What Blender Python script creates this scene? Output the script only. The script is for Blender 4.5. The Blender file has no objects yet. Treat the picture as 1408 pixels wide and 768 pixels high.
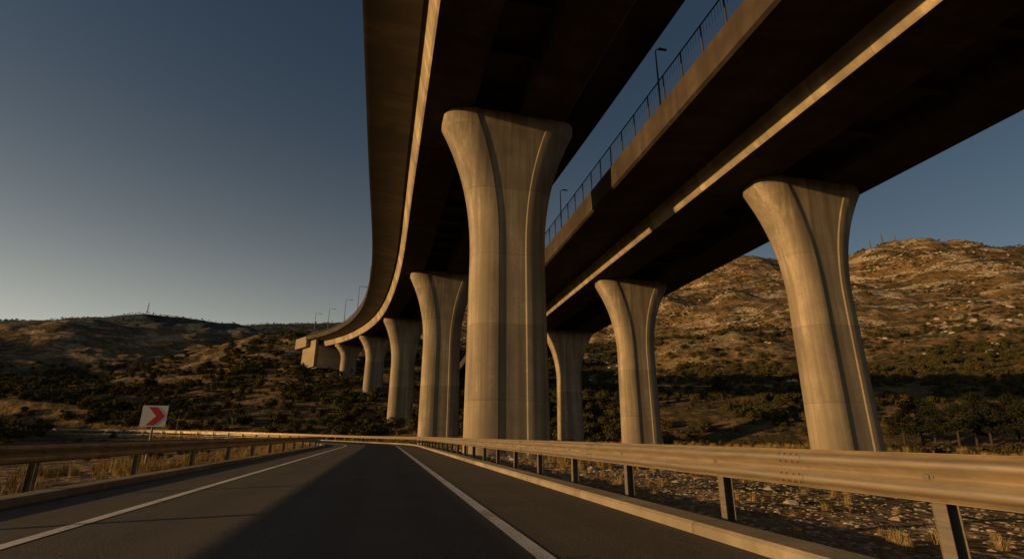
import bpy, math, random
import numpy as np
from mathutils import Vector, Matrix
random.seed(7); rng=np.random.default_rng(7)
C=bpy.context.scene.collection
R=math.radians

# ---------------------------------------------------------------- camera / light
scn=bpy.context.scene
scn.view_settings.view_transform='Standard'
scn.view_settings.look='None'
scn.view_settings.exposure=0
cam=bpy.data.cameras.new('camera'); co=bpy.data.objects.new('camera',cam); C.objects.link(co)
cam.lens=17.9; cam.sensor_width=36; cam.clip_end=9000; cam.clip_start=0.05
co.location=(0,0,1.0); co.rotation_euler=(R(107),0,0); scn.camera=co

SUN_EL=6.8; SUN_AZ=249.0   # compass azimuth clockwise from +Y
w=bpy.data.worlds.new('World'); scn.world=w; w.use_nodes=True
nt=w.node_tree; bg=nt.nodes['Background']
sky=nt.nodes.new('ShaderNodeTexSky'); sky.sky_type='NISHITA'; sky.sun_disc=False
sky.sun_elevation=R(SUN_EL); sky.sun_rotation=R(SUN_AZ); sky.air_density=1.0; sky.dust_density=1.4; sky.ozone_density=2.2
STR=0.052
# low golden haze: brightest near the horizon on the sun's side
tc=nt.nodes.new('ShaderNodeTexCoord'); nrm=nt.nodes.new('ShaderNodeVectorMath'); nrm.operation='NORMALIZE'; nt.links.new(tc.outputs['Generated'],nrm.inputs[0])
def wm(op,a,b=0.0):
    n=nt.nodes.new('ShaderNodeMath'); n.operation=op
    for i,v in enumerate((a,b)):
        if isinstance(v,(int,float)): n.inputs[i].default_value=v
        else: nt.links.new(v,n.inputs[i])
    return n.outputs[0]
sp=nt.nodes.new('ShaderNodeSeparateXYZ'); nt.links.new(nrm.outputs[0],sp.inputs[0])
dt=nt.nodes.new('ShaderNodeVectorMath'); dt.operation='DOT_PRODUCT'; nt.links.new(nrm.outputs[0],dt.inputs[0]); dt.inputs[1].default_value=(math.sin(R(SUN_AZ)),math.cos(R(SUN_AZ)),0)
wdir=wm('MAXIMUM',wm('ADD',wm('MULTIPLY',dt.outputs['Value'],0.42),0.55),0.0)
ez=wm('EXPONENT',wm('MULTIPLY',wm('ABSOLUTE',sp.outputs[2]),-7.5))
hz=wm('MULTIPLY',wm('MULTIPLY',wdir,ez),1.65/STR)
cc=nt.nodes.new('ShaderNodeVectorMath'); cc.operation='SCALE'; cc.inputs[0].default_value=(1.0,0.92,0.72); nt.links.new(hz,cc.inputs['Scale'])
ad=nt.nodes.new('ShaderNodeVectorMath'); ad.operation='ADD'; nt.links.new(sky.outputs[0],ad.inputs[0]); nt.links.new(cc.outputs[0],ad.inputs[1])
nt.links.new(ad.outputs[0],bg.inputs[0]); bg.inputs[1].default_value=STR
sl=bpy.data.lights.new('sun','SUN'); sl.energy=5.0; sl.angle=R(0.53); sl.color=(1.0,0.60,0.24)
so=bpy.data.objects.new('sun',sl); C.objects.link(so)
tosun=Vector((math.sin(R(SUN_AZ))*math.cos(R(SUN_EL)),math.cos(R(SUN_AZ))*math.cos(R(SUN_EL)),math.sin(R(SUN_EL))))
so.rotation_euler=tosun.to_track_quat('Z','Y').to_euler(); so.location=(-60,-50,60)

# ---------------------------------------------------------------- node helpers
class M:
    def __init__(s,name,rough=0.9,metal=0.0,spec=0.3):
        s.m=bpy.data.materials.new(name); s.m.use_nodes=True
        s.t=s.m.node_tree; s.b=s.t.nodes['Principled BSDF']
        s.b.inputs['Roughness'].default_value=rough; s.b.inputs['Metallic'].default_value=metal
        s.b.inputs['Specular IOR Level'].default_value=spec
    def n(s,typ,**k):
        nd=s.t.nodes.new(typ)
        for a,b in k.items(): setattr(nd,a,b)
        return nd
    def l(s,a,b): s.t.links.new(a,b)
    def coord(s,which='Object'):
        return s.n('ShaderNodeTexCoord').outputs[which]
    def scale(s,vec,sc):
        mp=s.n('ShaderNodeMapping'); s.l(vec,mp.inputs[0]); mp.inputs['Scale'].default_value=sc; return mp.outputs[0]
    def noise(s,vec,scale,detail=5,rough=0.6,dist=0):
        nd=s.n('ShaderNodeTexNoise'); s.l(vec,nd.inputs['Vector']); nd.inputs['Scale'].default_value=scale
        nd.inputs['Detail'].default_value=detail; nd.inputs['Roughness'].default_value=rough; nd.inputs['Distortion'].default_value=dist
        return nd.outputs[0]
    def ramp(s,f,stops):
        nd=s.n('ShaderNodeValToRGB'); s.l(f,nd.inputs[0]); e=nd.color_ramp.elements
        while len(e)<len(stops): e.new(0.5)
        for i,(p,c) in enumerate(stops):
            e[i].position=p; e[i].color=(c,c,c,1) if not isinstance(c,tuple) else (*c,1)
        return nd.outputs[0]
    def mix(s,f,a,b,mode='MIX'):
        nd=s.n('ShaderNodeMix',data_type='RGBA',blend_type=mode)
        for inp,v in ((nd.inputs[0],f),(nd.inputs[6],a),(nd.inputs[7],b)):
            if isinstance(v,tuple): inp.default_value=(*v,1)
            elif isinstance(v,(int,float)): inp.default_value=v
            else: s.l(v,inp)
        return nd.outputs[2]
    def math(s,op,a,b=0.0,c=0.0):
        nd=s.n('ShaderNodeMath',operation=op)
        for i,v in enumerate((a,b,c)):
            if isinstance(v,(int,float)): nd.inputs[i].default_value=v
            else: s.l(v,nd.inputs[i])
        return nd.outputs[0]
    def xyz(s,vec):
        nd=s.n('ShaderNodeSeparateXYZ'); s.l(vec,nd.inputs[0]); return nd.outputs
    def bump(s,h,strength=0.5,dist=0.02,prev=None):
        nd=s.n('ShaderNodeBump'); s.l(h,nd.inputs['Height']); nd.inputs['Strength'].default_value=strength; nd.inputs['Distance'].default_value=dist
        if prev is not None: s.l(prev,nd.inputs['Normal'])
        s.l(nd.outputs[0],s.b.inputs['Normal']); return nd.outputs[0]
    def color(s,c):
        if isinstance(c,tuple): s.b.inputs['Base Color'].default_value=(*c,1)
        else: s.l(c,s.b.inputs['Base Color'])

def concrete(name,mode,base=(0.33,0.285,0.22)):
    m=M(name,0.88)
    o=m.coord('Object')
    if mode=='col':
        z=m.xyz(o)[2]; seg=m.math('DIVIDE',z,4.6)
        streak=m.noise(m.scale(o,(2.4,2.4,0.045)),1.0,5,0.65)
        streak2=m.noise(m.scale(o,(0.7,0.7,0.10)),1.0,4,0.6)
    else:
        uv=m.coord('UV'); u=m.xyz(uv)[0]; seg=m.math('DIVIDE',u,3.4)
        streak=m.noise(m.scale(uv,(0.9,0.12,1)),1.0,4,0.65)
        streak2=m.noise(m.scale(uv,(0.3,0.5,1)),1.0,3,0.6)
    wn=m.n('ShaderNodeTexWhiteNoise',noise_dimensions='1D'); m.l(m.math('FLOOR',seg),wn.inputs['W'])
    tint=m.math('MULTIPLY_ADD',wn.outputs[0],0.24 if mode=='col' else 0.30,0.77)
    fr=m.math('FRACT',seg); line=m.math('LESS_THAN',fr,0.006 if mode=='col' else 0.012)
    big=m.noise(o,0.35,4,0.65)
    fine=m.noise(o,9.0,3,0.7)
    c=m.mix(m.ramp(big,[(0.3,0.0),(0.7,1.0)]),tuple(v*0.58 for v in base),tuple(v*1.15 for v in base))
    c=m.mix(m.ramp(streak,[(0.40,0.7),(0.58,0.0)]),c,tuple(v*0.34 for v in base))
    c=m.mix(m.ramp(streak2,[(0.38,0.65),(0.56,0.0)]),c,tuple(v*0.38 for v in base))
    c=m.mix(m.ramp(fine,[(0.35,0.45),(0.65,0.0)]),c,tuple(v*0.45 for v in base))
    cb=m.n('ShaderNodeCombineColor')
    for i in range(3): m.l(tint,cb.inputs[i])
    c=m.mix(1.0,c,cb.outputs[0],'MULTIPLY')
    c=m.mix(m.math('MULTIPLY',line,0.5),c,(0.06,0.05,0.04))
    if mode=='col':
        x=m.xyz(o)[0]; bl=m.math('LESS_THAN',m.math('FRACT',m.math('DIVIDE',x,0.62)),0.03)
        c=m.mix(m.math('MULTIPLY',bl,0.2),c,(0.08,0.07,0.05))
    m.color(c)
    m.bump(fine,0.3,0.02)
    return m.m
mat_col=concrete('pier_concrete','col',(0.43,0.35,0.245))
mat_deck_shaded=concrete('deck_concrete_shaded','deck',(0.085,0.062,0.043))  # underside shade put into the colour: darkened copy of the deck concrete
mat_web_lit=concrete('web_concrete_lit','deck',(0.55,0.44,0.29))  # lightened copy: sunlit look of the left web put into its colour
mat_kerb=concrete('kerb_concrete','deck',(0.44,0.36,0.25))

def asphalt():
    m=M('asphalt',0.85,spec=0.35); o=m.coord('Object')
    f=m.noise(o,90,2,0.7); b=m.noise(o,0.5,4,0.6); g=m.noise(o,22,3,0.8)
    c=m.mix(m.ramp(f,[(0.35,0.0),(0.7,1.0)]),(0.03,0.026,0.022),(0.20,0.172,0.14))
    c=m.mix(m.ramp(b,[(0.35,0.55),(0.65,0.0)]),c,(0.055,0.048,0.041))
    uv=m.coord('UV')
    tr=m.noise(m.scale(uv,(0.02,1.6,1)),1.0,3,0.5)
    c=m.mix(m.ramp(tr,[(0.4,0.0),(0.62,0.45)]),c,(0.05,0.044,0.038))
    crack=m.n('ShaderNodeTexVoronoi',feature='DISTANCE_TO_EDGE'); crack.inputs['Scale'].default_value=0.35
    wv=m.n('ShaderNodeVectorMath',operation='ADD'); m.l(o,wv.inputs[0])
    nn=m.n('ShaderNodeTexNoise'); nn.inputs['Scale'].default_value=1.5; nn.inputs['Detail'].default_value=5; m.l(o,nn.inputs['Vector']); m.l(nn.outputs[1],wv.inputs[1]); m.l(wv.outputs[0],crack.inputs['Vector'])
    ck=m.math('LESS_THAN',crack.outputs[0],0.004)
    c=m.mix(m.math('MULTIPLY',ck,0.5),c,(0.02,0.02,0.02))
    m.color(c); m.bump(m.math('ADD',f,g),1.0,0.012); return m.m
mat_asph=asphalt()
def paint(name,col,wear=True,rough=0.6):
    m=M(name,rough); o=m.coord('Object'); f=m.noise(o,30,5,0.75); g=m.noise(o,1.2,3,0.6)
    k=m.math('ADD',m.math('MULTIPLY',f,0.7),m.math('MULTIPLY',g,0.3))
    m.color(m.mix(m.ramp(k,[(0.38,0.9),(0.50,0.0)]) if wear else 0.0,col,(0.14,0.13,0.12))); m.bump(f,0.3,0.004); return m.m
mat_line=paint('road_paint',(0.72,0.69,0.64))
def metal(name,base,rough=0.45,met=0.75,rust=0.5):
    m=M(name,rough,met,0.5); o=m.coord('Object'); f=m.noise(o,3,5,0.7); g=m.noise(m.scale(o,(1,1,14)),2.0,4,0.6)
    c=m.mix(m.ramp(f,[(0.4,0.0),(0.75,rust)]),base,(0.20,0.12,0.06))
    c=m.mix(m.ramp(g,[(0.35,0.45),(0.6,0.0)]),c,tuple(v*0.4 for v in base))
    m.color(c); m.l(m.ramp(f,[(0.3,rough-0.08),(0.7,rough+0.25)]),m.b.inputs['Roughness']); return m.m
mat_rail=metal('galvanised_steel',(0.44,0.36,0.25),0.38,0.65,0.7)
mat_post=metal('post_steel',(0.16,0.145,0.12),0.6,0.4)
mat_dark=metal('dark_steel',(0.07,0.08,0.09),0.5,0.5,0.1)

# ---------------------------------------------------------------- noise + terrain
_p=rng.permutation(4096)
def _h(ix,iy): return _p[(_p[ix&4095]+iy)&4095]
_ang=rng.uniform(0,2*np.pi,4096)
def perlin(x,y):
    x=np.asarray(x,float); y=np.asarray(y,float)
    ix=np.floor(x).astype(np.int64); iy=np.floor(y).astype(np.int64); fx=x-ix; fy=y-iy
    u=fx*fx*fx*(fx*(fx*6-15)+10); v=fy*fy*fy*(fy*(fy*6-15)+10)
    def g(dx,dy):
        a=_ang[_h(ix+dx,iy+dy)]; return np.cos(a)*(fx-dx)+np.sin(a)*(fy-dy)
    return (g(0,0)*(1-u)+g(1,0)*u)*(1-v)+(g(0,1)*(1-u)+g(1,1)*u)*v
def fbm(x,y,oc=5,gain=0.5):
    s=0;a=1
    for i in range(oc):
        s=s+a*perlin(x*2**i+17.3*i,y*2**i-9.1*i); a*=gain
    return s
def sstep(a,b,x):
    t=np.clip((x-a)/(b-a),0,1); return t*t*(3-2*t)

# road centreline
HD=R(13.65); P0=np.array([-2.19,4.965]); D0=np.array([-math.sin(HD),math.cos(HD)])
def road_line():
    pts=[];S0=-45;S1=46;Rr=58;turn=R(70);ds=1.0
    s=S0; p=P0+D0*(S0); h=HD; L=S1-S0+Rr*turn+190
    n=int(L/ds)
    for i in range(n+1):
        pts.append((p[0],p[1],h)); 
        sm=S0+(i+0.5)*ds
        if S1<sm<S1+Rr*turn: h+=ds/Rr*1.0
        p=p+np.array([-math.sin(h),math.cos(h)])*ds
    a=np.array(pts); s=S0+np.arange(n+1)*ds
    z=1.3*sstep(62,140,s)
    return s,a[:,0],a[:,1],a[:,2],z
RS,RX,RY,RH,RZ=road_line()
def road_dist(x,y):
    x=np.asarray(x,float).ravel(); y=np.asarray(y,float).ravel()
    d=np.full(x.shape,1e3); rz=np.zeros(x.shape); lat=np.full(x.shape,1e3)
    r=np.hypot(x,y); idx=np.where(r<420)[0]
    for k in range(0,len(idx),8000):
        j=idx[k:k+8000]
        dx=x[j,None]-RX[None]; dy=y[j,None]-RY[None]; q=(dx*dx+dy*dy).argmin(1)
        ex=x[j]-RX[q]; ey=y[j]-RY[q]; h=RH[q]
        la=ex*np.cos(h)+ey*np.sin(h); al=-ex*np.sin(h)+ey*np.cos(h)
        dd=np.where(np.abs(al)<0.8,np.abs(la),np.hypot(la,al))
        d[j]=dd; lat[j]=la; rz[j]=RZ[q]
    return d,lat,rz
Ai=[-180,-75,-60,-44.5,-39,-30.7,-23.8,-15,-8,0,12,180]; Ah=[0,0,6,11.5,19,31,42,45,42,28,0,0]
Bi=[-180,-14,-6.2,5,15,24.1,30,35.9,41,46.9,60,100,130,180]; Bh=[0,0.20,0.262,0.29,0.30,0.305,0.303,0.303,0.288,0.258,0.22,0.15,0,0]
Ci=[-180,-110,-80,-60,-45.8,-36.4,-28,-20.4,-10,0,15,180]; Ch=[0,0,0.06,0.11,0.152,0.192,0.188,0.205,0.215,0.15,0,0]
def terr(x,y):
    shp=np.shape(x); x=np.asarray(x,float).ravel(); y=np.asarray(y,float).ravel()
    r=np.hypot(x,y)+1e-6; a=np.degrees(np.arctan2(x,y))
    wr=1+0.10*fbm(x/90,y/90,3)
    Ha=np.interp(a,Ai,Ah); Hb=np.interp(a,Bi,Bh)*450; Hc=np.interp(a,Ci,Ch)*900
    rr=r*wr
    ta=np.clip((r-100)/130,0,1.0)**1.2; A=Ha*np.where(r<230,ta,np.clip(1-(r-230)/170,0,1))
    B=np.interp(rr,[0,95,200,300,380,450,700,1500],[0,0,0.19,0.48,0.78,1.0,0.9,0.3])*Hb
    Cc=np.interp(r,[0,420,650,900,1500,4000],[0,0,0.5,1,0.7,0.0])*Hc
    z=np.maximum(np.maximum(A,B),Cc)
    isC=(Cc>=np.maximum(A,B))&(r>430)
    far=sstep(60,260,r)
    amp=0.12+far*np.clip(z/20,0.15,1.0)*4.6
    z=z+amp*fbm(x/45,y/45,8,0.56)*np.where(isC,0.7,1)
    z=z+sstep(180,420,r)*sstep(15,80,z)*13*(np.abs(fbm(x/120+5,y/120,4))-0.3)*np.where(isC,0.25,1)
    led=sstep(30,70,z)*sstep(150,260,r)*sstep(-0.2,0.4,fbm(x/70+9,y/70,3))
    z=z+led*0.8*np.sin(z/2.6+5.0*fbm(x/60,y/60,4))*np.where(isC,0.1,1)
    z=z-0.28+0.07*fbm(x/1.7,y/1.7,4)*(r<80)
    d,lat,rz=road_dist(x,y)
    k=sstep(5.2,16,d)
    zz=(rz-0.12+0.05*fbm(x/0.8,y/0.8,3)*sstep(4.7,5.6,d))*(1-k)+z*k
    zz=np.where(d<4.75,rz-0.3,zz)
    return zz.reshape(shp)

def mesh_obj(name,verts,faces,mats,smooth=True,angle=None,uvs=None,col=C):
    me=bpy.data.meshes.new(name); me.from_pydata([tuple(v) for v in verts],[],[tuple(f) for f in faces]); me.update()
    for m in (mats if isinstance(mats,list) else [mats]): me.materials.append(m)
    if uvs is not None:
        ul=me.uv_layers.new(name='UVMap'); li=np.empty(len(me.loops),np.int32); me.loops.foreach_get('vertex_index',li)
        ul.data.foreach_set('uv',np.asarray(uvs,np.float32)[li].ravel())
    if smooth:
        me.polygons.foreach_set('use_smooth',[True]*len(me.polygons))
        if angle: me.set_sharp_from_angle(angle=R(angle))
    o=bpy.data.objects.new(name,me); col.objects.link(o); return o

def build_ground():
    ang=np.concatenate([np.arange(-180,-62,2.0),np.arange(-62,62,0.2),np.arange(62,180,2.0)])
    rad=[2.0]
    while rad[-1]<60: rad.append(rad[-1]*1.03)
    while rad[-1]<140: rad.append(rad[-1]+0.8)
    while rad[-1]<620: rad.append(rad[-1]*1.009)
    while rad[-1]<5000: rad.append(rad[-1]*1.03)
    rad=np.array(rad); na=len(ang); nr=len(rad)
    AA,RR=np.meshgrid(np.radians(ang),rad)
    X=RR*np.sin(AA); Y=RR*np.cos(AA); Z=terr(X,Y)
    V=np.stack([X.ravel(),Y.ravel(),Z.ravel()],1); V=np.vstack([V,[0,0,-0.3]])
    i=np.arange(nr-1)[:,None]; j=np.arange(na)[None]; j2=(j+1)%na
    F=np.stack([i*na+j,(i+1)*na+j,(i+1)*na+j2,i*na+j2],-1).reshape(-1,4)[:,::-1]
    nf=len(F); tri=np.stack([np.full(na,nr*na),(np.arange(na)),(np.arange(na)+1)%na],1)[:,::-1]
    me=bpy.data.meshes.new('ground')
    me.vertices.add(len(V)); me.vertices.foreach_set('co',V.astype(np.float32).ravel())
    lo=np.concatenate([F.ravel(),tri.ravel()]).astype(np.int32)
    me.loops.add(len(lo)); me.loops.foreach_set('vertex_index',lo)
    me.polygons.add(nf+na); ls=np.concatenate([np.arange(nf)*4,nf*4+np.arange(na)*3]).astype(np.int32)
    me.polygons.foreach_set('loop_start',ls)
    me.polygons.foreach_set('use_smooth',np.ones(nf+na,bool))
    me.update(calc_edges=True); me.validate()
    o=bpy.data.objects.new('ground',me); C.objects.link(o)
    m=M('terrain',0.95,spec=0.1); p=m.n('ShaderNodeNewGeometry').outputs['Position']
    r_=m.n('ShaderNodeVectorMath',operation='LENGTH'); m.l(p,r_.inputs[0]); rk_=m.math('MULTIPLY',r_.outputs['Value'],0.001)
    n2=m.noise(p,0.9,4,0.7); n3=m.noise(p,12,3,0.75); n4=m.noise(p,0.25,5,0.7)
    n5=m.noise(p,0.035,3,0.6)
    dirt=m.mix(m.ramp(n3,[(0.3,0.0),(0.7,1.0)]),(0.10,0.065,0.038),(0.42,0.31,0.20))
    soil=m.mix(n3,(0.07,0.042,0.020),(0.19,0.12,0.06))
    dirt=m.mix(m.ramp(rk_,[(0.03,0.0),(0.09,1.0)]),dirt,soil)
    grass=m.mix(n2,(0.11,0.07,0.026),(0.25,0.15,0.055))
    c=m.mix(m.ramp(n2,[(0.42,0.0),(0.6,0.9)]),dirt,grass)
    green=m.mix(n3,(0.022,0.022,0.010),(0.065,0.058,0.026))
    low=m.ramp(rk_,[(0.0,0.0),(0.03,0.03),(0.10,0.055),(0.24,0.055),(0.33,0.02)])
    X_,Y_,Z_=m.xyz(p)
    gm=m.math('ADD',m.math('ADD',n4,low),m.math('MULTIPLY',m.math('SUBTRACT',n5,0.5),0.4))
    c=m.mix(m.ramp(gm,[(0.50,0.0),(0.60,0.9)]),c,green)
    hz=m.math('MULTIPLY',m.math('SUBTRACT',Z_,16.0),0.02)
    wz=m.noise(m.scale(p,(0.045,0.045,0.16)),1.0,6,0.72,0.9)
    rk=m.ramp(wz,[(0.51,0.0),(0.56,1.0)])
    rk2=m.math('MULTIPLY',rk,m.ramp(hz,[(0.0,0.08),(0.8,1.0)]))
    rk3=m.math('MULTIPLY',rk2,m.ramp(n2,[(0.40,0.05),(0.58,1.0)]))
    far_haze=m.math('MULTIPLY',m.ramp(rk_,[(0.36,0.0),(0.44,1.0)]),m.math('LESS_THAN',X_,-50.0))
    rk3=m.math('MULTIPLY',rk3,m.math('SUBTRACT',1.0,m.math('MULTIPLY',far_haze,0.92)))
    c=m.mix(rk3,c,m.mix(n3,(0.27,0.205,0.135),(0.60,0.50,0.36)))
    c=m.mix(m.math('MULTIPLY',far_haze,0.94),c,m.mix(n4,(0.032,0.046,0.055),(0.062,0.078,0.084)))  # aerial haze put into the far left hill's colour as blue-grey
    m.color(c)
    b1=m.bump(n3,0.9,0.06); m.bump(n4,0.9,1.8,b1)
    me.materials.append(m.m); return o
build_ground()

# ---------------------------------------------------------------- sweep helpers
def road_pt(s,lat,z):
    x=np.interp(s,RS,RX); y=np.interp(s,RS,RY); h=np.interp(s,RS,RH)
    return (x+lat*math.cos(h), y+lat*math.sin(h), np.interp(s,RS,RZ)+z)
def sweep_road(name,prof,mat,s0,s1,ds=1.0,closed=True,angle=30,solid=0):
    ss=np.arange(s0,s1+0.01,ds); V=[];F=[];UV=[]; n=len(prof)
    per=[0]
    for k in range(1,n): per.append(per[-1]+math.dist(prof[k],prof[k-1]))
    for s in ss:
        for k,(la,z) in enumerate(prof): V.append(road_pt(s,la,z)); UV.append((s,per[k]))
    m=n if closed else n-1
    for i in range(len(ss)-1):
        for k in range(m):
            a=i*n+k; b=i*n+(k+1)%n; F.append((a,a+n,b+n,b))
    if closed: F.append(tuple(range(n))); F.append(tuple(range((len(ss)-1)*n,len(ss)*n))[::-1])
    o=mesh_obj(name,V,F,mat,True,angle,UV)
    if solid:
        md=o.modifiers.new('s','SOLIDIFY'); md.thickness=solid; md.offset=0
    return o
SA,SB=-44,240
sweep_road('road',[(4.26,-0.25),(4.26,0),(2.1,0.035),(0,0.05),(-2.1,0.035),(-4.26,0),(-4.26,-0.25)],mat_asph,SA,SB)
def roadz(l): return np.interp(abs(l),[0,2.1,4.26],[0.05,0.035,0.0])
lines=bpy.data.objects.new('road_markings',None); C.objects.link(lines)
for nm,l in (('edge_line_l',-2.335),('edge_line_r',2.335)):
    o=sweep_road(nm,[(l+0.08,roadz(l+0.08)+0.005),(l-0.08,roadz(l-0.08)+0.005)],mat_line,SA,SB,closed=False); o.parent=lines
for nm,sg in (('kerb',1),('kerb',-1)):
    sweep_road(nm,[(sg*4.25,-0.35),(sg*4.25,0.09),(sg*4.28,0.12),(sg*4.60,0.125),(sg*4.64,0.09),(sg*4.64,-0.35)],mat_kerb,SA,SB)

# guardrails
def guardrail(sg,spacing,phase):
    root=bpy.data.objects.new('guardrail',None); C.objects.link(root)
    f=sg*4.76; t=-sg
    prof=[(0.035,0.555),(0.0,0.56),(0.012,0.575),(0.075,0.60),(0.088,0.63),(0.075,0.66),(0.01,0.695),(0.0,0.715),(0.01,0.735),(0.075,0.77),(0.088,0.80),(0.075,0.83),(0.012,0.855),(0.0,0.87),(0.03,0.878)]
    o=sweep_road('beam',[(f+t*a,z) for a,z in prof],mat_rail,SA,SB,0.5,False,50,0.005); o.parent=root
    V=[];F=[]
    def box(c,u,v,wv):
        n=len(V)
        for a in (-1,1):
            for b in (-1,1):
                for d in (-1,1): V.append(tuple(c[i]+a*u[i]+b*v[i]+d*wv[i] for i in range(3)))
        for q in ((0,1,3,2),(4,6,7,5),(0,4,5,1),(2,3,7,6),(0,2,6,4),(1,5,7,3)): F.append(tuple(n+i for i in q))
    s=SA+phase
    while s<SB:
        if s<150:
            h=np.interp(s,RS,RH); A=np.array([-math.sin(h),math.cos(h),0]); L=np.array([math.cos(h),math.sin(h),0]); Z=np.array([0,0,1.])
            b=np.array(road_pt(s,f+sg*0.10,0.2))
            box(b+A*0.05,A*0.004,L*0.06,Z*0.62)
            box(b+L*0.056,A*0.05,L*0.004,Z*0.62)
            box(b-L*0.056,A*0.05,L*0.004,Z*0.62)
            box(np.array(road_pt(s,f+sg*0.02,0.715)),A*0.045,L*0.03,Z*0.10)
            box(np.array(road_pt(s,f+t*0.012,0.715)),A*0.022,L*0.010,Z*0.014)
        s+=spacing
    me=mesh_obj('posts',V,F,mat_post,False); me.parent=root
    V.clear();F.clear()
    s=SA+phase+spacing*0.5
    while s<60:
        h=np.interp(s,RS,RH); A=np.array([-math.sin(h),math.cos(h),0]); L=np.array([math.cos(h),math.sin(h),0]); Z=np.array([0,0,1.])
        for da in (-0.11,-0.04,0.04,0.11):
            for zz in (0.60,0.66,0.77,0.83):
                box(np.array(road_pt(s+da,f+t*(0.082),zz)),A*0.010,L*0.007,Z*0.010)
        s+=spacing*2
    me=mesh_obj('splice_bolts',V,F,mat_post,False); me.parent=root
    s=SA+phase+spacing*0.5; k=0
    while s<60:
        V2=[];F2=[]
        n=len(prof)
        for i,q in enumerate((-0.16,0.16)):
            for a,z in prof: V2.append(road_pt(s+q,f+t*(a+0.006),z))
        for j in range(n-1): F2.append((j,j+n,j+n+1,j+1))
        o=mesh_obj('lap_plate_%d'%k,V2,F2,mat_rail,True,50); o.parent=root; k+=1
        s+=spacing*2
    return root
sr=float(np.dot(np.array([2.35,6.31])-P0,D0)); 
guardrail(1,2.5,(sr-SA)%2.5)
sl_=float(np.dot(np.array([-8.4,9.3])-P0,D0))
guardrail(-1,4.0,(sl_-SA)%4.0)

# ---------------------------------------------------------------- viaducts
def catmull(P,step=2.0):
    P=np.array(P,float); P=np.vstack([2*P[0]-P[1],P,2*P[-1]-P[-2]]); out=[]
    for i in range(1,len(P)-2):
        for t in np.linspace(0,1,40,endpoint=False):
            p0,p1,p2,p3=P[i-1:i+3]
            out.append(0.5*((2*p1)+(-p0+p2)*t+(2*p0-5*p1+4*p2-p3)*t*t+(-p0+3*p1-3*p2+p3)*t**3))
    out.append(P[-2]); out=np.array(out)
    d=np.concatenate([[0],np.cumsum(np.linalg.norm(np.diff(out[:,:2],axis=0),axis=1))])
    s=np.arange(0,d[-1],step)
    q=np.stack([np.interp(s,d,out[:,k]) for k in range(3)],1)
    for _ in range(60):
        q[1:-1]=0.25*q[:-2]+0.5*q[1:-1]+0.25*q[2:]
    tg=np.gradient(q[:,:2],axis=0); h=np.arctan2(-tg[:,0],tg[:,1])
    return s,q,h
class Path:
    def __init__(s,P,step=2.0): s.s,s.q,s.h=catmull(P,step)
    def at(s,t,lat=0,dz=0):
        x=np.interp(t,s.s,s.q[:,0]);y=np.interp(t,s.s,s.q[:,1]);z=np.interp(t,s.s,s.q[:,2]);h=np.interp(t,s.s,s.h)
        return np.array([x+lat*math.cos(h),y+lat*math.sin(h),z+dz])
    def near(s,x,y):
        tt=np.arange(0,s.s[-1],0.1); X=np.interp(tt,s.s,s.q[:,0]); Y=np.interp(tt,s.s,s.q[:,1]); return tt[np.argmin((X-x)**2+(Y-y)**2)]
    def head(s,t): return float(np.interp(t,s.s,s.h))
def sweep_path(name,path,prof,mat,closed=True,angle=30,t0=None,t1=None,step=2.0,webs=()):
    t0=path.s[0] if t0 is None else t0; t1=path.s[-1] if t1 is None else t1
    ss=np.arange(t0,t1+1e-3,step); n=len(prof); V=[];F=[];UV=[]; per=[0]; mi=[]
    for k in range(1,n): per.append(per[-1]+math.dist(prof[k],prof[k-1]))
    for s in ss:
        for k,(la,z) in enumerate(prof): V.append(path.at(s,la,z)); UV.append((s,per[k]))
    for i in range(len(ss)-1):
        for k in range(n if closed else n-1):
            a=i*n+k; b=i*n+(k+1)%n; F.append((a,b,b+n,a+n)); mi.append(1 if k in webs else 0)
    if closed: F.append(tuple(range(n))[::-1]); F.append(tuple(range((len(ss)-1)*n,len(ss)*n))); mi+=[0,0]
    o=mesh_obj(name,V,F,mat,True,angle,UV)
    if webs: o.data.polygons.foreach_set('material_index',mi)
    return o
def boxes_obj(name,items,mat,parent=None):
    V=[];F=[];UV=[]
    for c,u,v,wv in items:
        n=len(V); c=np.array(c)
        for a in (-1,1):
            for b in (-1,1):
                for d in (-1,1): V.append(c+a*np.array(u)+b*np.array(v)+d*np.array(wv)); UV.append((c[0]+a*.3,c[2]+d))
        for q in ((0,1,3,2),(4,6,7,5),(0,4,5,1),(2,3,7,6),(0,2,6,4),(1,5,7,3)): F.append(tuple(n+i for i in q))
    o=mesh_obj(name,V,F,mat,False,uvs=UV)
    if parent: o.parent=parent
    return o
def axes(h): return np.array([math.cos(h),math.sin(h),0]),np.array([-math.sin(h),math.cos(h),0]),np.array([0,0,1.])

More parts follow.
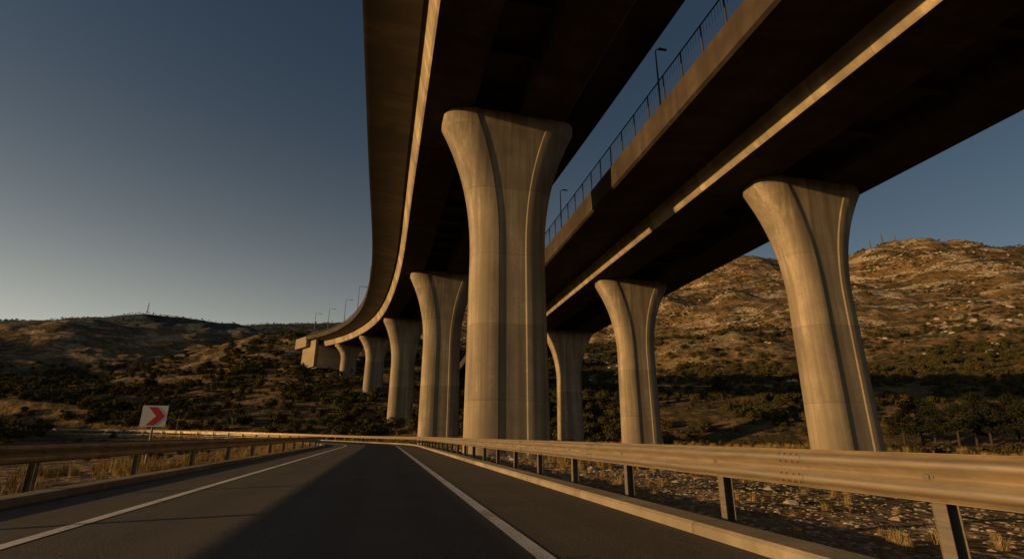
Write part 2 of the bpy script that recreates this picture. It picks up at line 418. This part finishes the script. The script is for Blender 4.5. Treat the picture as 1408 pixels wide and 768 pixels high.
def column(name,x,y,h,ztop,w0,d0,wtop,parent=None):
    zb=float(terr(np.array([x]),np.array([y]))[0])-1.5; H=ztop-zb
    zs=list(np.linspace(0,H*0.56,8)); zs+= list(np.linspace(H*0.56,H-0.55,26))[1:]+[H-0.4,H]
    V=[];n=None
    for z in zs:
        t=max(0,min(1,(z-H*0.56)/(H*0.44-0.55))); fl=t**2.3
        ta=1.0+0.06*(1-min(1,z/(H*0.6)))
        w=w0*0.5*ta+(wtop-w0)*0.5*fl; d=d0*0.5*ta+0.25*fl
        p=w0*0.5*0.34+(wtop-w0)*0.5*fl*0.74
        a_=(w-p-0.12)*0.90; b_=min(0.24*w0,d*0.85)
        sec=[(p,-d+0.06),(p+0.07,-d)]
        N=12
        for k in range(0,N+1):
            a=R(-90+90*k/N); sec.append((w-a_+a_*math.cos(a),-d+b_+b_*math.sin(a)))
        for k in range(0,N+1):
            a=R(90*k/N); sec.append((w-a_+a_*math.cos(a),d-b_+b_*math.sin(a)))
        sec+=[(p+0.07,d),(p,d-0.06)]
        full=sec+[(-a,b) for a,b in sec[::-1]]
        n=len(full); V+=[(a,b,z) for a,b in full]
    F=[]
    for i in range(len(zs)-1):
        for k in range(n):
            a=i*n+k;b=i*n+(k+1)%n; F.append((a,b,b+n,a+n))
    F.append(tuple(range((len(zs)-1)*n,len(zs)*n)))
    o=mesh_obj(name,V,F,mat_col,True,22)
    o.location=(x,y,zb); o.rotation_euler=(0,0,h)
    if parent: o.parent=parent
    return o

def viaduct(P,prof,cols,colp,recess,webs):
    root=bpy.data.objects.new('viaduct',None); C.objects.link(root)
    path=Path(P)
    o=sweep_path('deck',path,prof,[mat_deck_shaded,mat_web_lit],webs=webs); o.parent=root
    it=[]; l0,l1,zr=recess
    for i,(x,y,clat,sc) in enumerate(cols):
        t=path.near(x,y); p=path.at(t,clat); h=path.head(t)
        column('pier_%d'%i,p[0],p[1],h,p[2]+0.06,*(v*sc for v in colp),parent=root)
        L,A,Z=axes(h); it.append((path.at(t,(l0+l1)/2,zr/2+0.05),L*((l1-l0)/2+0.3),A*colp[1]*0.42,Z*(zr/2)))
    for t in np.arange(path.s[0]+2,path.s[-1]-2,4.0):
        L,A,Z=axes(path.head(t)); it.append((path.at(t,(l0+l1)/2,zr-0.3),L*((l1-l0)/2+0.1),A*0.18,Z*0.33))
    boxes_obj('cross_beams',it,mat_deck_shaded,root)
    return root,path
prof1=[(-9.0,3.35),(-9.0,2.05),(-8.75,1.98),(-5.65,1.75),(-5.35,1.55),(-5.0,0.14),(-4.86,0.0),(-1.75,0.0),(-1.6,0.12),(-1.5,1.85),(1.5,1.85),(1.6,0.12),(1.75,0.0),(4.86,0.0),(5.0,0.14),(5.35,1.55),(5.65,1.75),(8.5,1.98),(8.7,2.05),(8.7,3.35),(8.35,3.35),(8.3,2.5),(-8.6,2.5),(-8.65,3.35)]
P1=[(13.5,-30,22.4),(6.4,0,22.4),(-0.9,30,22.4),(-5.1,46,22.7),(-11.6,72.5,23.7),(-24,111,25.5),(-37.5,140,27),(-50.5,160,28),(-61,170.5,28.6)]
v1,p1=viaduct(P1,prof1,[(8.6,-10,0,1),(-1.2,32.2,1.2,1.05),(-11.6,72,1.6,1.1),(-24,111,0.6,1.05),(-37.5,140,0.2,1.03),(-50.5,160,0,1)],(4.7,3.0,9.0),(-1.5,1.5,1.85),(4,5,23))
t=p1.s[-1]-2; L,A,Z=axes(p1.head(t))
boxes_obj('abutment',[(p1.at(t,0,-3.5),L*6.5,A*3.0,Z*3.56),(p1.at(t,0,1.6)+A*6,L*8.9,A*4.5,Z*1.7),(p1.at(t,-7.2,-2.5)+A*2,L*0.4,A*5.0,Z*4.3)],mat_web_lit,v1)
prof2=[(-5.35,2.7),(-5.35,1.08),(-5.15,0.98),(-0.62,1.42),(-0.30,1.22),(0.0,0.12),(0.12,0.0),(3.6,0.0),(3.72,0.1),(3.8,1.4),(7.2,1.4),(7.28,0.1),(7.4,0.0),(10.88,0.0),(11.0,0.12),(11.3,1.2),(11.5,1.35),(14.1,1.6),(14.3,1.66),(14.3,2.7),(14.0,2.7),(13.95,2.05),(-5.0,2.05),(-5.05,2.7)]
P2=[(26.0,-28,17.05),(16.5,15.7,17.05),(13.6,29.25,17.05),(9.3,48.5,17.05),(5.6,66,17.05),(2.0,84,17.1),(-3.4,112,17.3),(-9,142,17.6),(-14,170,18.0)]
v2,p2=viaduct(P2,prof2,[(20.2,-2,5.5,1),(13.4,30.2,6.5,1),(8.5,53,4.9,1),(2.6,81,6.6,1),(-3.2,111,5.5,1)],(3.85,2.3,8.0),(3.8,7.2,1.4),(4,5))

root=bpy.data.objects.new('safety_fence',None); C.objects.link(root)
it=[];bars=[]
for t in np.arange(2,150,2.0):
    L,A,Z=axes(p2.head(t)); it.append((p2.at(t,-5.2,3.6),L*0.035,A*0.035,Z*0.95))
for t in np.arange(20,110,0.25):
    L,A,Z=axes(p2.head(t)); bars.append((p2.at(t,-5.2,3.6),L*0.006,A*0.008,Z*0.87))
boxes_obj('fence_posts',it,mat_dark,root); boxes_obj('fence_bars',bars,mat_dark,root)
for nm,z in (('top_rail',4.5),('bottom_rail',2.78)):
    o=sweep_path(nm,p2,[(-5.23,z),(-5.17,z),(-5.17,z+0.05),(-5.23,z+0.05)],mat_dark,t0=2,t1=150); o.parent=root
root=bpy.data.objects.new('parapet_rail',None); C.objects.link(root)
o=sweep_path('top_rail',p1,[(-8.86,3.75),(-8.78,3.75),(-8.78,3.83),(-8.86,3.83)],mat_dark,t0=2,t1=p1.s[-1]-1); o.parent=root
it=[]
for t in np.arange(2,p1.s[-1]-1,2.5):
    L,A,Z=axes(p1.head(t)); it.append((p1.at(t,-8.82,3.55),L*0.03,A*0.03,Z*0.22))
boxes_obj('rail_posts',it,mat_dark,root)

def tube(V,F,pts,rads,seg=8):
    pts=[Vector(p) for p in pts]; base=len(V)
    for i,p in enumerate(pts):
        d=(pts[min(i+1,len(pts)-1)]-pts[max(i-1,0)]).normalized()
        a=d.cross(Vector((0.3,1,0.1))).normalized(); b=d.cross(a)
        for k in range(seg):
            an=2*math.pi*k/seg; V.append(tuple(p+(a*math.cos(an)+b*math.sin(an))*rads[i]))
    for i in range(len(pts)-1):
        for k in range(seg):
            q=base+i*seg+k; r2=base+i*seg+(k+1)%seg; F.append((q,r2,r2+seg,q+seg))
    F.append(tuple(base+k for k in range(seg))[::-1]); F.append(tuple(base+(len(pts)-1)*seg+k for k in range(seg)))
def lamp(p,h,height,arm=1.3):
    V=[];F=[]; L,A,Z=axes(h)
    L=Vector(L);p=Vector(p)
    up=Vector((0,0,1)); k=height/8
    tube(V,F,[p,p+up*0.5,p+up*height*0.6,p+up*(height-0.15),p+up*height+L*0.15*k,p+up*(height+0.06)+L*arm],[0.11*k,0.10*k,0.075*k,0.055*k,0.05*k,0.04*k])
    c=p+up*(height+0.07)+L*(arm+0.3*k)
    n=len(V)
    Av=Vector(A)
    for a in (-1,1):
        for b in (-1,1):
            for d in (-1,1): V.append(tuple(c+L*0.38*k*a+Av*0.13*k*b*(1 if a<0 else 0.7)+up*0.05*k*d))
    for q in ((0,1,3,2),(4,6,7,5),(0,4,5,1),(2,3,7,6),(0,2,6,4),(1,5,7,3)): F.append(tuple(n+i for i in q))
    return mesh_obj('street_lamp',V,F,mat_dark,True,35)
for t in (118,142,163,182,200,212):
    if t<p1.s[-1]: lamp(p1.at(t,-8.2,2.5),p1.head(t),8.0)
tA=p2.near(14.5,25)
for t in (tA+3.5,tA+24,tA+48):
    lamp(p2.at(t,-4.5,2.05),p2.head(t),6.0,0.3)
lamp((-27.5,43.5,float(terr(np.array([-27.5]),np.array([43.5]))[0])-0.1),R(40),3.0,0.35)

# ---------------------------------------------------------------- chevron sign
def sign():
    root=bpy.data.objects.new('chevron_sign',None); C.objects.link(root); root.location=(-12.9,19.0,float(terr(np.array([-12.9]),np.array([19.]))[0]))
    root.rotation_euler=(0,0,R(18))
    V=[];F=[]; tube(V,F,[(0,0.04,-0.3),(0,0.04,2.05)],[0.035,0.035],10); o=mesh_obj('pole',V,F,mat_post,True,40); o.parent=root
    def plate(nm,pts,y,th,mat):
        V=[(x,y,z) for x,z in pts]+[(x,y+th,z) for x,z in pts]; n=len(pts)
        F=[tuple(range(n)),tuple(range(n,2*n))[::-1]]+[(i,i+n,(i+1)%n+n,(i+1)%n) for i in range(n)]
        o=mesh_obj(nm,V,F,mat,False); o.parent=root
    z0,z1=1.42,2.16; s=0.40
    plate('panel',[(-s,z0),(s,z0),(s,z1),(-s,z1)],-0.02,0.025,paint('sign_white',(0.55,0.53,0.50),False))
    zm=(z0+z1)/2; zz=0.32
    red=paint('sign_red',(0.40,0.02,0.02),False)
    plate('chevron',[(-0.22,zm-zz),(0.06,zm-zz),(0.34,zm),(0.06,zm+zz),(-0.22,zm+zz),(0.06,zm)],-0.026,0.004,red)
sign()

# ---------------------------------------------------------------- masts
def mast(az,r,h):
    x=r*math.sin(R(az)); y=r*math.cos(R(az)); z=float(terr(np.array([x]),np.array([y]))[0])-0.5
    V=[];F=[]; wd=h*0.06
    cs=[(1,1),(1,-1),(-1,-1),(-1,1)]
    for a,b in cs: tube(V,F,[(a*wd,b*wd,0),(a*wd*0.3,b*wd*0.3,h)],[0.14,0.10],4)
    for k in range(8):
        f0=k/8;f1=(k+1)/8;w0=wd*(1-0.7*f0);w1=wd*(1-0.7*f1)
        for i in range(4):
            a,b=cs[i];c,d=cs[(i+1)%4]; tube(V,F,[(a*w0,b*w0,h*f0),(c*w1,d*w1,h*f1)],[0.07,0.07],4)
    tube(V,F,[(0,0,h),(0,0,h*1.3)],[0.1,0.04],4)
    o=mesh_obj('radio_mast',V,F,mat_dark,False); o.location=(x,y,z)
def crest(az,r0,r1):
    rr=np.arange(r0,r1,2.0); z=terr(rr*math.sin(R(az)),rr*math.cos(R(az))); return float(rr[np.argmax((z-1)/rr)])
for az,h in ((36.9,6),(37.9,8),(38.9,5)): mast(az,crest(az,350,560),h)
mast(-36.3,crest(-36.3,700,1000),15)

# ---------------------------------------------------------------- vegetation
def leafmat(name,a,b,c):
    m=M(name,0.9,spec=0.0); oi=m.n('ShaderNodeObjectInfo').outputs['Random']
    n=m.noise(m.coord('Object'),3.0,1,0.6)
    c1=m.mix(m.ramp(n,[(0.35,0.0),(0.65,1.0)]),a,b); m.color(m.mix(m.math('MULTIPLY',oi,0.7),c1,c)); return m.m
mat_leaf=leafmat('shrub_leaves',(0.025,0.030,0.012),(0.065,0.062,0.024),(0.085,0.062,0.027))
mat_dry=leafmat('dry_grass',(0.22,0.15,0.06),(0.36,0.26,0.12),(0.16,0.12,0.05))
mat_pine=leafmat('pine_needles',(0.013,0.017,0.009),(0.030,0.034,0.016),(0.022,0.022,0.011))
mat_bark=paint('bark',(0.04,0.028,0.021),False,0.9)
def rock_mat():
    m=M('limestone',0.92); o=m.coord('Object'); n=m.noise(o,2.5,4,0.7)
    m.color(m.mix(n,(0.16,0.125,0.09),(0.48,0.40,0.30))); return m.m
mat_rock=rock_mat()
def leaf_quads(V,F,cx,cy,cz,rx,rz,n,size,rnd):
    for _ in range(n):
        d=Vector((rnd.gauss(0,1),rnd.gauss(0,1),rnd.gauss(0,1))).normalized()*(rnd.uniform(0.55,1.0)**0.5)
        p=Vector((cx+d.x*rx,cy+d.y*rx,cz+d.z*rz))
        nrm=(d+Vector((rnd.gauss(0,.6),rnd.gauss(0,.6),rnd.gauss(0,.6)))).normalized()
        a=nrm.orthogonal().normalized(); a.rotate(Matrix.Rotation(rnd.uniform(0,6.28),3,nrm)); b=nrm.cross(a)
        s=size*rnd.uniform(0.6,1.3); i=len(V)
        V+= [tuple(p-a*s),tuple(p-b*s*0.5),tuple(p+a*s),tuple(p+b*s*0.5)]; F.append((i,i+1,i+2,i+3))
def bush_mesh(seed,leaves=480,size=0.052):
    rnd=random.Random(seed); V=[];F=[]; k=rnd.randint(6,9)
    for i in range(k):
        an=rnd.uniform(0,6.28); rr=rnd.uniform(0,0.33); rad=rnd.uniform(0.15,0.27)
        leaf_quads(V,F,rr*math.cos(an),rr*math.sin(an),rnd.uniform(0.08,0.36),rad,rad*0.8,leaves//k,size,rnd)
    return V,F
def scatter(name,part,V,F,mat,pts,sizes,smooth=False):
    n=len(pts); yaw=rng.uniform(0,2*np.pi,n); q=[]
    for k in range(4):
        a=yaw+np.pi/4+k*np.pi/2; q.append(np.stack([pts[:,0]+np.cos(a)*sizes*0.7071,pts[:,1]+np.sin(a)*sizes*0.7071,pts[:,2]],1))
    VV=np.stack(q,1).reshape(-1,3); FF=np.arange(4*n).reshape(-1,4)
    me=bpy.data.meshes.new(name); me.from_pydata(VV.tolist(),[],FF.tolist()); me.update()
    par=bpy.data.objects.new(name,me); C.objects.link(par)
    par.instance_type='FACES'; par.use_instance_faces_scale=True; par.instance_faces_scale=1.0; par.show_instancer_for_render=False; par.show_instancer_for_viewport=False
    ch=mesh_obj(part,V,F,mat,smooth); ch.parent=par
    return par
def polar_pts(n,a0,a1,r0,r1,dens=None,road_clear=7.0):
    a=np.radians(rng.uniform(a0,a1,n)); r=np.sqrt(rng.uniform(r0*r0,r1*r1,n)); x=r*np.sin(a); y=r*np.cos(a)
    keep=np.ones(n,bool)
    if dens is not None: keep&=rng.uniform(0,1,n)<dens(x,y)
    x=x[keep];y=y[keep]; d,_,_=road_dist(x,y); k=d>road_clear; x=x[k];y=y[k]
    return np.stack([x,y,terr(x,y)-0.02],1)
def dn(sc,lo,hi): return lambda x,y: sstep(lo,hi,fbm(x/sc+3,y/sc,4))
for i in range(3):
    V,F=bush_mesh(10+i)
    p=np.vstack([polar_pts(2700,-62,12,98,260,lambda x,y:0.2+0.8*dn(25,-0.25,0.3)(x,y),10),
                 polar_pts(2000,-8,62,85,240,lambda x,y:0.15+0.85*dn(30,-0.25,0.2)(x,y),10),
                 polar_pts(260,5,60,42,90,dn(20,-0.1,0.3),9),
                 polar_pts(110,-60,-25,30,95,dn(12,-0.1,0.3),9)])
    rr=np.hypot(p[:,0],p[:,1]); s=(1.2+3.2*rng.random(len(p))**1.5)*np.where(rr<92,0.42,1)
    scatter('hillside_shrubs','shrub',V,F,mat_leaf,p,s)
    V,F=bush_mesh(20+i,150,0.085)
    p=np.vstack([polar_pts(11000,-10,62,230,640,lambda x,y:0.10+0.9*dn(40,-0.2,0.4)(x,y)),polar_pts(8000,-62,-8,440,1000,lambda x,y:0.3+0.7*dn(80,-0.4,0.2)(x,y))])
    rr=np.hypot(p[:,0],p[:,1]); s=rng.uniform(0.8,2.5,len(p))*np.where((rr>430)&(p[:,0]<0),1.4,1)
    scatter('distant_shrubs','shrub',V,F,mat_leaf,p,s)
def tuft(seed,nb=70,sp=0.35):
    rnd=random.Random(seed); V=[];F=[]
    for _ in range(nb):
        an=rnd.uniform(0,6.28); rr=sp*math.sqrt(rnd.random()); x=rr*math.cos(an); y=rr*math.sin(an); h=rnd.uniform(0.4,1.0); lx=rnd.gauss(0,0.22);ly=rnd.gauss(0,0.22); w=0.012
        ca,sa=math.cos(an+1.5)*w,math.sin(an+1.5)*w; i=len(V)
        V+=[(x-ca,y-sa,0),(x+ca,y+sa,0),(x+lx*.4+ca*.8,y+ly*.4+sa*.8,h*.6),(x+lx*.4-ca*.8,y+ly*.4-sa*.8,h*.6),(x+lx,y+ly,h)]
        F+=[(i,i+1,i+2,i+3),(i+3,i+2,i+4)]
    return V,F
def strip_pts(n,s0,s1,l0,l1,dens=None):
    s=rng.uniform(s0,s1,n); l=rng.uniform(l0,l1,n); P=np.array([road_pt(a,b,0) for a,b in zip(s,l)])
    if dens is not None: P=P[rng.uniform(0,1,len(P))<dens(P[:,0],P[:,1])]
    P[:,2]=terr(P[:,0],P[:,1])-0.02; return P
for i in range(2):
    V,F=tuft(40+i)
    pl=strip_pts(1100,2,110,-9.5,-5.0,dn(4,-0.3,0.3)); pr=strip_pts(2200,-2,90,5.2,13,dn(3,-0.15,0.4)); pf=strip_pts(3200,12,95,8,45,dn(6,-0.2,0.3))
    p=np.vstack([pl,pr,pf]); s=np.concatenate([rng.uniform(0.22,0.5,len(pl)),0.05+0.22*rng.random(len(pr))**1.5,rng.uniform(0.25,0.7,len(pf))])
    scatter('dry_grass','grass_tuft',V,F,mat_dry,p,s)
def rock(seed):
    import bmesh
    rnd=random.Random(seed); bm=bmesh.new(); bmesh.ops.create_icosphere(bm,subdivisions=2,radius=0.5)
    ks=[Vector((rnd.gauss(0,1),rnd.gauss(0,1),rnd.gauss(0,1))).normalized() for _ in range(9)]
    for v in bm.verts:
        for k in ks:
            d=v.co.dot(k)
            if d>0.33: v.co-=k*(d-0.33)
        v.co.z*=0.7
    V=[tuple(v.co) for v in bm.verts]; F=[tuple(x.index for x in f.verts) for f in bm.faces]; bm.free(); return V,F
for i in range(3):
    V,F=rock(60+i)
    a=strip_pts(14000,-4,26,4.85,13,dn(2.0,-0.7,0.1)); b=strip_pts(400,0,60,6.5,30); c=strip_pts(500,0,40,-9,-4.9); d=polar_pts(900,-10,60,150,420,dn(40,0.0,0.4))
    s=np.concatenate([0.025+0.11*rng.random(len(a))**3,0.08+0.4*rng.random(len(b))**2,rng.uniform(0.02,0.06,len(c)),rng.uniform(0.6,2.6,len(d))])
    scatter('loose_stones','stone',V,F,mat_rock,np.vstack([a,b,c,d]),s)
def pine(x,y,h,seed):
    rnd=random.Random(seed); z=float(terr(np.array([x]),np.array([y]))[0])-0.2
    root=bpy.data.objects.new('pine_tree',None); C.objects.link(root); root.location=(x,y,z)
    V=[];F=[]; lean=rnd.gauss(0,0.5)
    top=Vector((lean,0,h*0.85)); tube(V,F,[(0,0,0),(lean*.3,0,h*.35),(lean*.7,0.1,h*.65),tuple(top)],[0.17,0.13,0.09,0.05],7)
    LV=[];LF=[]; e=rnd.uniform(0.8,1.3)
    for i in range(34):
        f=rnd.uniform(0.36,0.98); an=rnd.uniform(0,6.28); rr=h*0.32*e*math.sin(min(1,(1.08-f)*2.2)*1.57)*rnd.uniform(0.3,1)
        b0=Vector((lean*f,0,h*0.85*f)); b1=b0+Vector((rr*math.cos(an),rr*math.sin(an),h*0.05))
        tube(V,F,[b0,(b0+b1)/2+Vector((0,0,-0.1)),b1],[0.06,0.045,0.02],5)
        q=rnd.uniform(0.8,1.4)
        leaf_quads(LV,LF,b1.x,b1.y,b1.z,h*0.10*q,h*0.07*q,110,0.11,rnd)
    leaf_quads(LV,LF,top.x,top.y,top.z+0.2,h*0.11,h*0.11,200,0.11,rnd)
    a=mesh_obj('trunk',V,F,mat_bark,True,40); a.parent=root; b=mesh_obj('crown',LV,LF,mat_pine,False); b.parent=root
k=0
for az,r,h in ((36.3,92,5.0),(37.6,86,6.4),(38.4,94,6.0),(39.9,85,5.4),(41.0,91,7.2),(41.9,87,5.2),(43.6,94,7.0),(44.4,87,5.8),(45.3,92,6.6),(46.4,88,7.0),(34,118,6),(31,122,6.5),(22,132,6),(-31,180,7),(-27,196,8),(-35,170,6),(-29,205,7),(-22,150,6)):
    pine(r*math.sin(R(az)),r*math.cos(R(az)),h,100+k); k+=1
